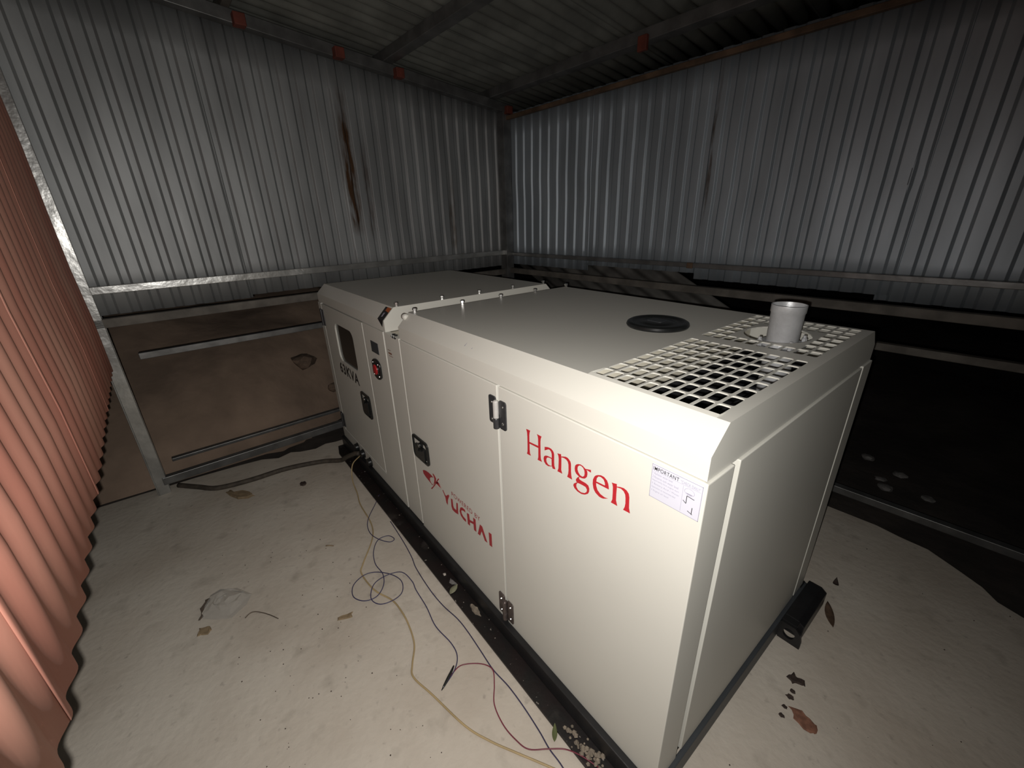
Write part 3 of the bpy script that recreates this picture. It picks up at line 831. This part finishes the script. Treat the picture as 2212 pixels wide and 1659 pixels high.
# folded ear at the lid corner and the little hooks below it
MB().lathe([(0.006, 0), (0.014, 0.004), (0.014, 0.030), (0.006, 0.034)], (-LN - 0.014, CH - 0.012, ZT - 0.016), axis=0, seg=14).build('corner_fold', 'cream', lidn, smooth=True)
for x in (-1.470, -1.448):
    MB().tube([(x, -0.002, ZB - 0.004), (x, -0.010, ZB + 0.006), (x + 0.006, -0.006, ZB + 0.014), (x + 0.008, 0.006, ZB + 0.012)], 0.004).build('wire_clip', 'plastic', gen)
# pinch screws along the lid joint
def bolt(x, y, parent):
    b_ = MB(); b_.lathe([(0.0085, 0.0), (0.0085, 0.004), (0.006, 0.005), (0.006, 0.008), (0.0105, 0.008), (0.0105, 0.017), (0.008, 0.019)], (x, y, ZT), seg=6)
    return b_.build('bolt', 'chrome', parent)
for y in (0.088, 0.336, 0.566, 0.798, 1.036):
    bolt(-LN + 0.012, y, lidn)
    bolt(-LN - GAP - 0.022, y, lidf)
# warning sticker folded over the chamfer
ws = MB()
e = 0.0008
ws.add([(-1.655, 0.006 + CH - 0.006 - e, ZT - 0.006 + e), (-1.585, 0.006 + CH - 0.006 - e, ZT - 0.006 + e), (-1.588, 0.006 - e, ZT - CH), (-1.655, 0.006 - e, ZT - CH), (-1.607, 0.006 - e, ZT - CH - 0.035)],
       [(0, 1, 2, 3), (3, 2, 4)])
ws.build('warning_sticker', 'blackprint', lidf)
e = 0.0012
MB().add([(-1.630, 0.006 + CH - 0.006 - e, ZT - 0.006 + e), (-1.585, 0.006 + CH - 0.006 - e, ZT - 0.006 + e), (-1.586, 0.006 + CH - 0.024 - e, ZT - 0.024 + e), (-1.630, 0.006 + CH - 0.020 - e, ZT - 0.020 + e)], [(0, 1, 2, 3)]).build('warning_stripe', 'orange', lidf)
e = 0.0013
MB().add([(-1.632, 0.006 + CH - 0.030 - e, ZT - 0.030 + e), (-1.616, 0.006 + CH - 0.027 - e, ZT - 0.027 + e), (-1.616, 0.006 + CH - 0.044 - e, ZT - 0.044 + e), (-1.630, 0.006 + CH - 0.046 - e, ZT - 0.046 + e)], [(0, 1, 2, 3)]).build('warning_mark', 'greyprint', lidf)

# ---- grille of punched slots over the radiator outlet
gx0, gx1 = -0.385, -0.010
xs = [-0.368 + 0.0335 * i for i in range(11)]
ya = [0.074 + 0.0602 * i for i in range(9)]           # 8 rows
yb = [0.606 + 0.0595 * i for i in range(8)]           # 7 rows
gr = MB()
zt2 = ZT
def quad(a, b, c, d): gr.add([(a, c, zt2), (b, c, zt2), (b, d, zt2), (a, d, zt2)], [(0, 1, 2, 3)])
ylo, yhi = CH + 0.006, W - CH - 0.006
quad(gx0, xs[0], ylo, yhi); quad(xs[-1], gx1, ylo, yhi)
quad(xs[0], xs[-1], ylo, ya[0]); quad(xs[0], xs[-1], ya[-1], yb[0]); quad(xs[0], xs[-1], yb[-1], yhi)
def cell(a, b, c, d, hole):
    n = len(hole); q = n // 4
    cor = [(b, c), (b, d), (a, d), (a, c)]
    vs = [(p[0], p[1], zt2) for p in cor] + [(p[0], p[1], zt2) for p in hole]
    fs_ = []
    for k in range(4):
        for j in range(q - 1): fs_.append((k, 4 + k * q + j, 4 + k * q + j + 1))
        e_ = k * q + q - 1
        fs_.append((k, 4 + e_, 4 + (e_ + 1) % n, (k + 1) % 4))
    gr.add(vs, fs_)
cut = (2, 8, 1, 5)                                    # cells cut away round the exhaust
for yy, second in ((ya, 0), (yb, 1)):
    for j in range(len(yy) - 1):
        for i in range(10):
            if second and cut[0] <= i < cut[1] and cut[2] <= j < cut[3]: continue
            a, b, c, d = xs[i], xs[i + 1], yy[j], yy[j + 1]
            cell(a, b, c, d, rrect(a + 0.0028, b - 0.0028, c + 0.003, d - 0.003, 0.006, 2))
a, b, c, d = xs[cut[0]], xs[cut[1]], yb[cut[2]], yb[cut[3]]
mx, my = (a + b) / 2, (c + d) / 2
key = []
for k in range(4):
    for j in range(8):
        an = math.radians(-90 + 90 * k + 90 * (j + 0.0) / 7.0 * 0.999)
        key.append((mx + 0.094 * math.cos(an), my + 0.112 * math.sin(an)))
cell(a, b, c, d, key)
grille = gr.build('grille', 'cream', gen)
bmq = bmesh.new(); bmq.from_mesh(grille.data); bmesh.ops.remove_doubles(bmq, verts=bmq.verts, dist=1e-5); bmesh.ops.recalc_face_normals(bmq, faces=bmq.faces)
bmq.to_mesh(grille.data); bmq.free()
md = grille.modifiers.new('solid', 'SOLIDIFY'); md.thickness = 0.0035; md.offset = -1
if sum(p.normal.z for p in grille.data.polygons) < 0: grille.data.flip_normals()
# what shows below the grille: a hanging bracket and the silencer
MB().box((-0.135, 0.60, 0.70), (-0.105, 0.615, 1.10)).build('bracket', 'cream_in', gen, bevel=0.002)
MB().box((-0.150, 0.42, 0.70), (-0.142, 0.60, 1.075)).build('bracket', 'cream_in', gen)
MB().lathe([(0.10, 0.0), (0.13, 0.01), (0.13, 0.40), (0.10, 0.41)], (-0.20, 0.60, 0.86), axis=1, seg=24).build('silencer', 'foam', gen, smooth=True)

# ---- exhaust pipe through the grille
PX, PY = -0.180, 0.772
ex = MB()
ex.lathe([(0.043, 1.02), (0.043, 1.196), (0.0445, 1.205), (0.0465, 1.300), (0.0485, 1.302), (0.0490, 1.325), (0.0465, 1.325), (0.0440, 1.30), (0.0410, 1.06)], (PX, PY, 0), seg=40, cap=False)
pipe = smooth_by_angle(ex.build('exhaust_pipe', 'alu', gen), 50)
fl_ = MB(); fl_.prism([(PX + 0.062 * math.cos(t) + 0.022 * math.copysign(abs(math.cos(t)) ** 3, math.cos(t)) * 0 + (0.0), PY + 0.062 * math.sin(t)) for t in [2 * math.pi * k / 28 for k in range(28)]], 2, 1.196, 1.206)
fl_.box((PX - 0.052, PY - 0.075, 1.184), (PX + 0.052, PY + 0.075, 1.194))
fl_.build('exhaust_flange', 'alu', gen, bevel=0.002)
for dx, dy in ((-0.045, -0.055), (0.045, -0.055), (-0.045, 0.055), (0.045, 0.055)):
    MB().lathe([(0.008, 1.19), (0.008, 1.214), (0.005, 1.216), (0.005, 1.224)], (PX + dx, PY + dy, 0), seg=6).build('bolt', 'alu', gen)

# ---- round rubber cap on the lid
vc = MB()
vc.lathe([(0.106, ZT), (0.109, ZT + 0.006), (0.106, ZT + 0.013), (0.099, ZT + 0.017), (0.090, ZT + 0.017), (0.084, ZT + 0.013), (0.055, ZT + 0.013), (0.052, ZT + 0.015), (0.030, ZT + 0.015)], (-0.535, 0.618, 0), seg=56)
cap = smooth_by_angle(vc.build('filler_cap', 'plastic', gen), 35)
MB().prism(rrect(-0.575, -0.515, 0.605, 0.655, 0.008, 3), 2, ZT + 0.0148, ZT + 0.0165).build('cap_inset', 'darkgrey', cap)
# paint chips on the lid skirt
for (x, h) in ((-0.905, 0.012), (-0.86, 0.004)):
    MB().add([(x, 0.006 + CH - 0.035 - 0.0007, ZT - 0.035 + 0.0007), (x + 0.004, 0.006 + CH - 0.036 - 0.0007, ZT - 0.036 + 0.0007), (x + 0.006, 0.006 + CH - 0.035 + h - 0.0007, ZT - 0.035 + h + 0.0007)], [(0, 1, 2)]).build('paint_chip', 'greyprint', lidn)
# ================================================================== CABLES AND WIRES
def wire(name, pts, r, material, label, cat='wire', group=None, n=6, seg=7):
    o = MB().tube(spline([(p[0], p[1], p[2] if len(p) > 2 else r) for p in pts], n), r, seg).build(name, material, smooth=True)
    return tag(o, label, cat, group)

wire('power_cable', [(-2.90, -1.04), (-2.79, -0.94), (-2.69, -0.84), (-2.65, -0.66), (-2.64, -0.44), (-2.57, -0.22), (-2.48, -0.115, 0.026), (-2.42, -0.085, 0.07), (-2.345, -0.045, 0.115), (-2.31, -0.026, 0.125)], 0.016, 'cable',
     'thick dusty black power cable running from the generator to the corner post', 'cable', seg=10)
wire('yellow_wire', [(-2.29, -0.028, 0.118), (-2.24, -0.10, 0.10), (-2.17, -0.135, 0.03), (-2.05, -0.15), (-1.922, -0.175), (-1.714, -0.187), (-1.591, -0.227), (-1.448, -0.33), (-1.389, -0.358), (-1.255, -0.346), (-1.15, -0.305), (-1.071, -0.296), (-0.986, -0.3), (-0.891, -0.32), (-0.82, -0.363), (-0.772, -0.381), (-0.669, -0.355), (-0.513, -0.317), (-0.422, -0.276), (-0.344, -0.23), (-0.242, -0.168), (-0.12, -0.10), (0.05, -0.12)],
     0.0035, 'wireyellow', 'yellowish wire hanging from a cable gland and trailing over the concrete')
BLUE = [(-1.874, -0.099), (-1.747, -0.193), (-1.65, -0.222), (-1.571, -0.21), (-1.5, -0.169), (-1.504, -0.138), (-1.549, -0.155), (-1.553, -0.21), (-1.488, -0.259), (-1.399, -0.284), (-1.314, -0.28), (-1.247, -0.304), (-1.207, -0.353), (-1.221, -0.406), (-1.276, -0.436), (-1.339, -0.414), (-1.366, -0.354), (-1.345, -0.299), (-1.282, -0.248), (-1.212, -0.228), (-1.152, -0.255), (-1.14, -0.309), (-1.161, -0.36), (-1.217, -0.376), (-1.283, -0.335), (-1.294, -0.268), (-1.265, -0.204), (-1.188, -0.187), (-1.128, -0.195), (-1.016, -0.2), (-0.907, -0.214), (-0.801, -0.202), (-0.739, -0.21), (-0.698, -0.246), (-0.67, -0.307)]
wire('blue_wire', [(-1.93, -0.05, 0.014)] + [(p[0], p[1], 0.0096 if 1 <= i <= 26 else 0.003) for i, p in enumerate(BLUE)], 0.0021, 'wireblue', 'thin blue wire coiled in two loops on the concrete')
NAVY = [(-1.66, -0.095), (-1.598, -0.098), (-1.443, -0.108), (-1.327, -0.121), (-1.246, -0.136), (-1.085, -0.144), (-0.974, -0.139), (-0.879, -0.124), (-0.801, -0.122), (-0.698, -0.127), (-0.605, -0.132), (-0.52, -0.124), (-0.432, -0.125), (-0.342, -0.132), (-0.284, -0.14), (-0.22, -0.141), (-0.1, -0.16), (0.1, -0.15)]
wire('navy_wire', NAVY, 0.0022, 'wirenavy', 'dark blue wire lying along the black skid')
REDW = [(-0.668, -0.312), (-0.680, -0.29), (-0.693, -0.255), (-0.697, -0.218), (-0.669, -0.172), (-0.634, -0.141), (-0.597, -0.137, 0.0078), (-0.556, -0.162), (-0.504, -0.2), (-0.433, -0.214), (-0.371, -0.208), (-0.326, -0.192), (-0.285, -0.145, 0.0078), (-0.25, -0.104, 0.0085), (-0.205, -0.080, 0.0155), (-0.15, -0.06, 0.0155)]
wire('red_wire', REDW, 0.0021, 'wirered', 'purplish red wire curling from the taped joint to the skid')
o = MB().tube([(-0.712, -0.242, 0.005), (-0.700, -0.258, 0.006), (-0.684, -0.285, 0.006), (-0.672, -0.306, 0.005), (-0.664, -0.322, 0.003)], [0.003, 0.005, 0.0055, 0.0045, 0.0015], 8).build('taped_joint', 'plastic', smooth=True)
tag(o, 'black taped joint where the blue and red wires meet', 'wire joint')

# ================================================================== LITTER
def leaf(name, x, y, z, length, width, ang, material, label, cat='leaf', group=None, curl=0.012):
    mb = MB(); n = 8
    for i in range(n + 1):
        t = i / n
        w = width * math.sin(math.pi * min(1, t * 1.02)) ** 0.8 * 0.5 * (1.15 - 0.3 * t)
        u = (t - 0.5) * length; h = curl * (2 * t - 1) ** 2
        for s in (-1, 0, 1):
            px, py = u, s * w
            mb.v.append((x + px * math.cos(ang) - py * math.sin(ang), y + px * math.sin(ang) + py * math.cos(ang), z + h + abs(s) * w * 0.25 + 0.002))
    for i in range(n):
        for s in range(2):
            q = i * 3 + s; mb.f.append((q, q + 1, q + 4, q + 3))
    o = mb.build(name, material, smooth=True, solid=0.0008)
    return tag(o, label, cat, group)

leaf('leaf', 0.118, 1.100, 0.0, 0.14, 0.032, -1.15, 'leafbrown', 'long curled dry brown leaf beside the black lifting lug')
leaf('leaf', 0.080, 1.311, 0.0, 0.055, 0.022, 1.8, 'leafdark', 'small dark dry leaf on the floor behind the curled brown leaf', curl=0.018)
leaf('leaf', -1.010, -0.062, 0.013, 0.062, 0.028, 2.0, 'leafolive', 'pale olive leaf lying on the flange of the skid', curl=0.002)
leaf('leaf', -0.302, -0.100, 0.012, 0.055, 0.017, 2.35, 'leafgreen', 'narrow green leaf poking out beside the skid', curl=0.004)

def flake(name, x, y, z, pts, h, material, label, cat, group=None):
    rj = random.Random(len(label) * 7 + int(abs(x) * 1000))
    fine = []
    for i, p in enumerate(pts):
        q = pts[(i + 1) % len(pts)]
        s_ = 0.13 * math.hypot(q[0] - p[0], q[1] - p[1])
        for t in (0.0, 0.34, 0.67):
            fine.append((p[0] + (q[0] - p[0]) * t + rj.uniform(-s_, s_), p[1] + (q[1] - p[1]) * t + rj.uniform(-s_, s_)))
    pts = fine
    mb = MB(); n = len(pts)
    mb.v = [(x + p[0], y + p[1], z + 0.0005) for p in pts] + [(x + p[0] * 0.85, y + p[1] * 0.85, z + h * (0.6 + 0.4 * ((i * 7) % 3) / 2)) for i, p in enumerate(pts)]
    mb.f = [tuple(range(n))[::-1], tuple(range(n, 2 * n))] + [(i, (i + 1) % n, n + (i + 1) % n, n + i) for i in range(n)]
    return tag(mb.build(name, material), label, cat, group)
flake('leaf_fragment', 0.131, 0.704, 0, [(-0.030, -0.012), (-0.006, -0.022), (0.012, -0.006), (0.030, 0.002), (0.018, 0.022), (0.0, 0.010), (-0.020, 0.024)], 0.006, 'leafdark', 'torn dark leaf fragment on the concrete by the radiator end', 'leaf')
flake('rust_flake', 0.195, 0.580, 0, [(-0.045, 0.012), (-0.020, -0.020), (0.018, -0.030), (0.042, -0.018), (0.036, 0.012), (0.004, 0.020), (-0.02, 0.030)], 0.003, 'rustflake', 'reddish brown flake lying by the dark leaf fragment', 'flake')
for i, (x, y, s) in enumerate(((0.137, 0.652, 0.9), (0.138, 0.625, 1.2), (0.139, 0.575, 0.8), (0.143, 0.539, 0.9))):
    flake('crumb', x, y, 0, [(s * a, s * b) for a, b in ((-0.010, -0.005), (0.002, -0.009), (0.012, -0.002), (0.008, 0.007), (-0.006, 0.008))], 0.005, 'leafdark', 'small dark crumb in a row beside the reddish flake', 'debris', 'dark crumbs by the radiator end')
flake('wood_chip', -1.200, -0.497, 0, [(-0.020, -0.030), (0.004, -0.032), (0.020, 0.024), (-0.004, 0.030)], 0.006, 'wood', 'short flat tan wood chip near the looped wires', 'wood chip')
flake('wood_offcut', -2.545, -0.735, 0, [(-0.090, -0.045), (-0.065, -0.075), (0.095, 0.035), (0.085, 0.075), (0.02, 0.045)], 0.012, 'wood', 'tan wood offcut beside the thick cable', 'wood offcut')
flake('dirt_clod', -2.39, -0.392, 0, [(-0.020, -0.014), (0.010, -0.022), (0.026, 0.004), (0.008, 0.020), (-0.018, 0.012)], 0.014, 'leafdark', 'dark dirt clod on the floor in front of the thick cable', 'dirt')
flake('pale_pebble', -1.115, -0.050, 0.012, [(-0.007, -0.006), (0.005, -0.007), (0.008, 0.004), (-0.003, 0.007)], 0.006, 'pebble', 'tiny pale pebble on the skid flange behind the olive leaf', 'pebble')
flake('mortar_dropping', -0.86, -0.045, 0.012, [(-0.040, 0.0), (-0.020, -0.012), (0.020, -0.010), (0.045, 0.004), (0.010, 0.013), (-0.02, 0.010)], 0.008, 'soilpile', 'dried mortar dropping on the skid flange by the lower hinge', 'mortar')
flake('paper_tatter', -1.05, -0.045, 0.012, [(-0.03, 0.004), (-0.01, -0.012), (0.012, -0.004), (0.03, 0.006), (0.0, 0.014)], 0.004, 'scrap', 'whitish tatter stuck on the skid flange beside the olive leaf', 'debris')
r = random.Random(11)
pile = MB()
for k in range(60):
    x = -0.20 + r.gauss(0, 0.05); y = -0.055 + r.gauss(0, 0.012); s = r.uniform(0.003, 0.010)
    pile.lathe([(s * 0.6, 0.0), (s, s * 0.5), (s * 0.5, s * 1.1)], (x, y, 0.012), seg=5)
o = pile.build('debris_pile', 'soilpile'); tag(o, 'crumbled mortar and dirt heaped on the skid flange', 'debris', kind='stuff')
# scattered grit on the floor, nobody could count it
gt = MB()
for k in range(110):
    x = r.uniform(-2.2, -0.2); y = r.uniform(-0.9, -0.40); s = r.uniform(0.001, 0.003)
    gt.lathe([(s, 0.0), (s * 0.6, s * 0.7)], (x, y, 0.0), seg=5)
for k in range(40):
    x = r.uniform(0.05, 1.2); y = r.uniform(0.0, 1.7); s = r.uniform(0.001, 0.003)
    gt.lathe([(s, 0.0), (s * 0.6, s * 0.7)], (x, y, 0.0), seg=5)
o = gt.build('grit', 'leafdark'); tag(o, 'dark grit scattered over the concrete floor', 'grit', kind='stuff')

# twig and stray bits
o = MB().tube(spline([(-1.478, -0.842, 0.003), (-1.490, -0.822, 0.004), (-1.484, -0.802, 0.004), (-1.455, -0.776, 0.004), (-1.420, -0.752, 0.004), (-1.380, -0.729, 0.003)], 5), [0.0022] * 26, 6).build('twig', 'twig', smooth=True)
tag(o, 'thin bent twig lying beside the clear plastic bag', 'twig')
o = MB().tube([(-1.700, -0.440, 0.004), (-1.69, -0.424, 0.004), (-1.674, -0.408, 0.003)], 0.003, 6).build('straw', 'wood', smooth=True)
tag(o, 'short straw on the concrete beyond the looped wires', 'straw')

# crumpled clear bag
bg = MB(); n = 14
rb = random.Random(5)
cxb, cyb = -1.635, -0.905
outl = [(-1.600, -0.995), (-1.655, -0.985), (-1.715, -0.960), (-1.735, -0.910), (-1.690, -0.850), (-1.600, -0.795), (-1.560, -0.830), (-1.520, -0.885), (-1.545, -0.935)]
rings = 6
for k in range(rings + 1):
    t = 1 - k / rings
    for i, (px, py) in enumerate(outl):
        h = 0.035 * math.sin(math.pi * min(1.0, (1 - t) * 0.62)) + rb.uniform(-0.007, 0.009) * (1 if 0 < k else 0)
        bg.v.append((cxb + (px - cxb) * t + rb.uniform(-0.006, 0.006), cyb + (py - cyb) * t + rb.uniform(-0.006, 0.006), max(0.002, h)))
m_ = len(outl)
for k in range(rings):
    for i in range(m_):
        bg.f.append((k * m_ + i, k * m_ + (i + 1) % m_, (k + 1) * m_ + (i + 1) % m_, (k + 1) * m_ + i))
o = bg.build('plastic_bag', 'bag'); tag(o, 'crumpled clear plastic bag on the concrete aisle', 'bag')
flake('bag_seam', -1.640, -0.985, 0.004, [(-0.070, 0.020), (-0.020, -0.012), (0.045, -0.020), (0.050, -0.010), (-0.01, 0.006), (-0.06, 0.032)], 0.004, 'twig', 'brown tape strip along the edge of the clear bag', 'tape')
flake('brown_scrap', -1.52, -0.985, 0.0, [(-0.030, -0.020), (0.010, -0.026), (0.030, 0.005), (0.012, 0.020), (-0.02, 0.015)], 0.006, 'wood', 'brown scrap on the concrete below the clear bag', 'scrap')

# stones and pale scraps in the dark outside
def stone(x, y, z, s, label, group, seed, material='stone', nm='stone', cat='stone', flatn=0.7):
    rr = random.Random(seed); bmx = bmesh.new()
    bmesh.ops.create_icosphere(bmx, subdivisions=2, radius=s)
    for v in bmx.verts:
        k = 1 + rr.uniform(-0.22, 0.22); v.co = Vector((v.co.x * k * 1.2, v.co.y * k, v.co.z * k * flatn))
    me = bpy.data.meshes.new(nm); bmx.to_mesh(me); bmx.free()
    me.materials.append(MT[material]); o = bpy.data.objects.new(nm, me); COL.objects.link(o); o.location = (x, y, z)
    return tag(o, label, cat, group)
dg = bpy.context.evaluated_depsgraph_get()
def gz(x, y):
    hs = [o_.ray_cast(Vector((x, y, 5)), Vector((0, 0, -1))) for o_ in (ground, bank)]
    return max([h[1].z for h in hs if h[0]] + [-0.08])
bpy.context.view_layer.update()
for i, (x, y, s, t) in enumerate(((-3.78, 0.02, 0.10, 'broad brown stone on the added bank beyond the left wall'), (-3.62, 0.20, 0.06, 'small brown stone on the added bank below the broad stone'))):
    stone(x, y, gz(x, y) + s * 0.3, s, t, None, 60 + i)
for i, (x, y, s) in enumerate(((0.05, 2.75, 0.030), (-0.02, 2.60, 0.026), (0.22, 2.55, 0.028), (0.02, 2.50, 0.034), (-0.15, 2.85, 0.035))):
    stone(x, y, gz(x, y) + s * 0.4, s, 'pale crumpled scrap on the dark soil beyond the right wall', 'pale scraps outside', 80 + i, 'scrap', 'litter_scrap', 'scrap', 0.5)
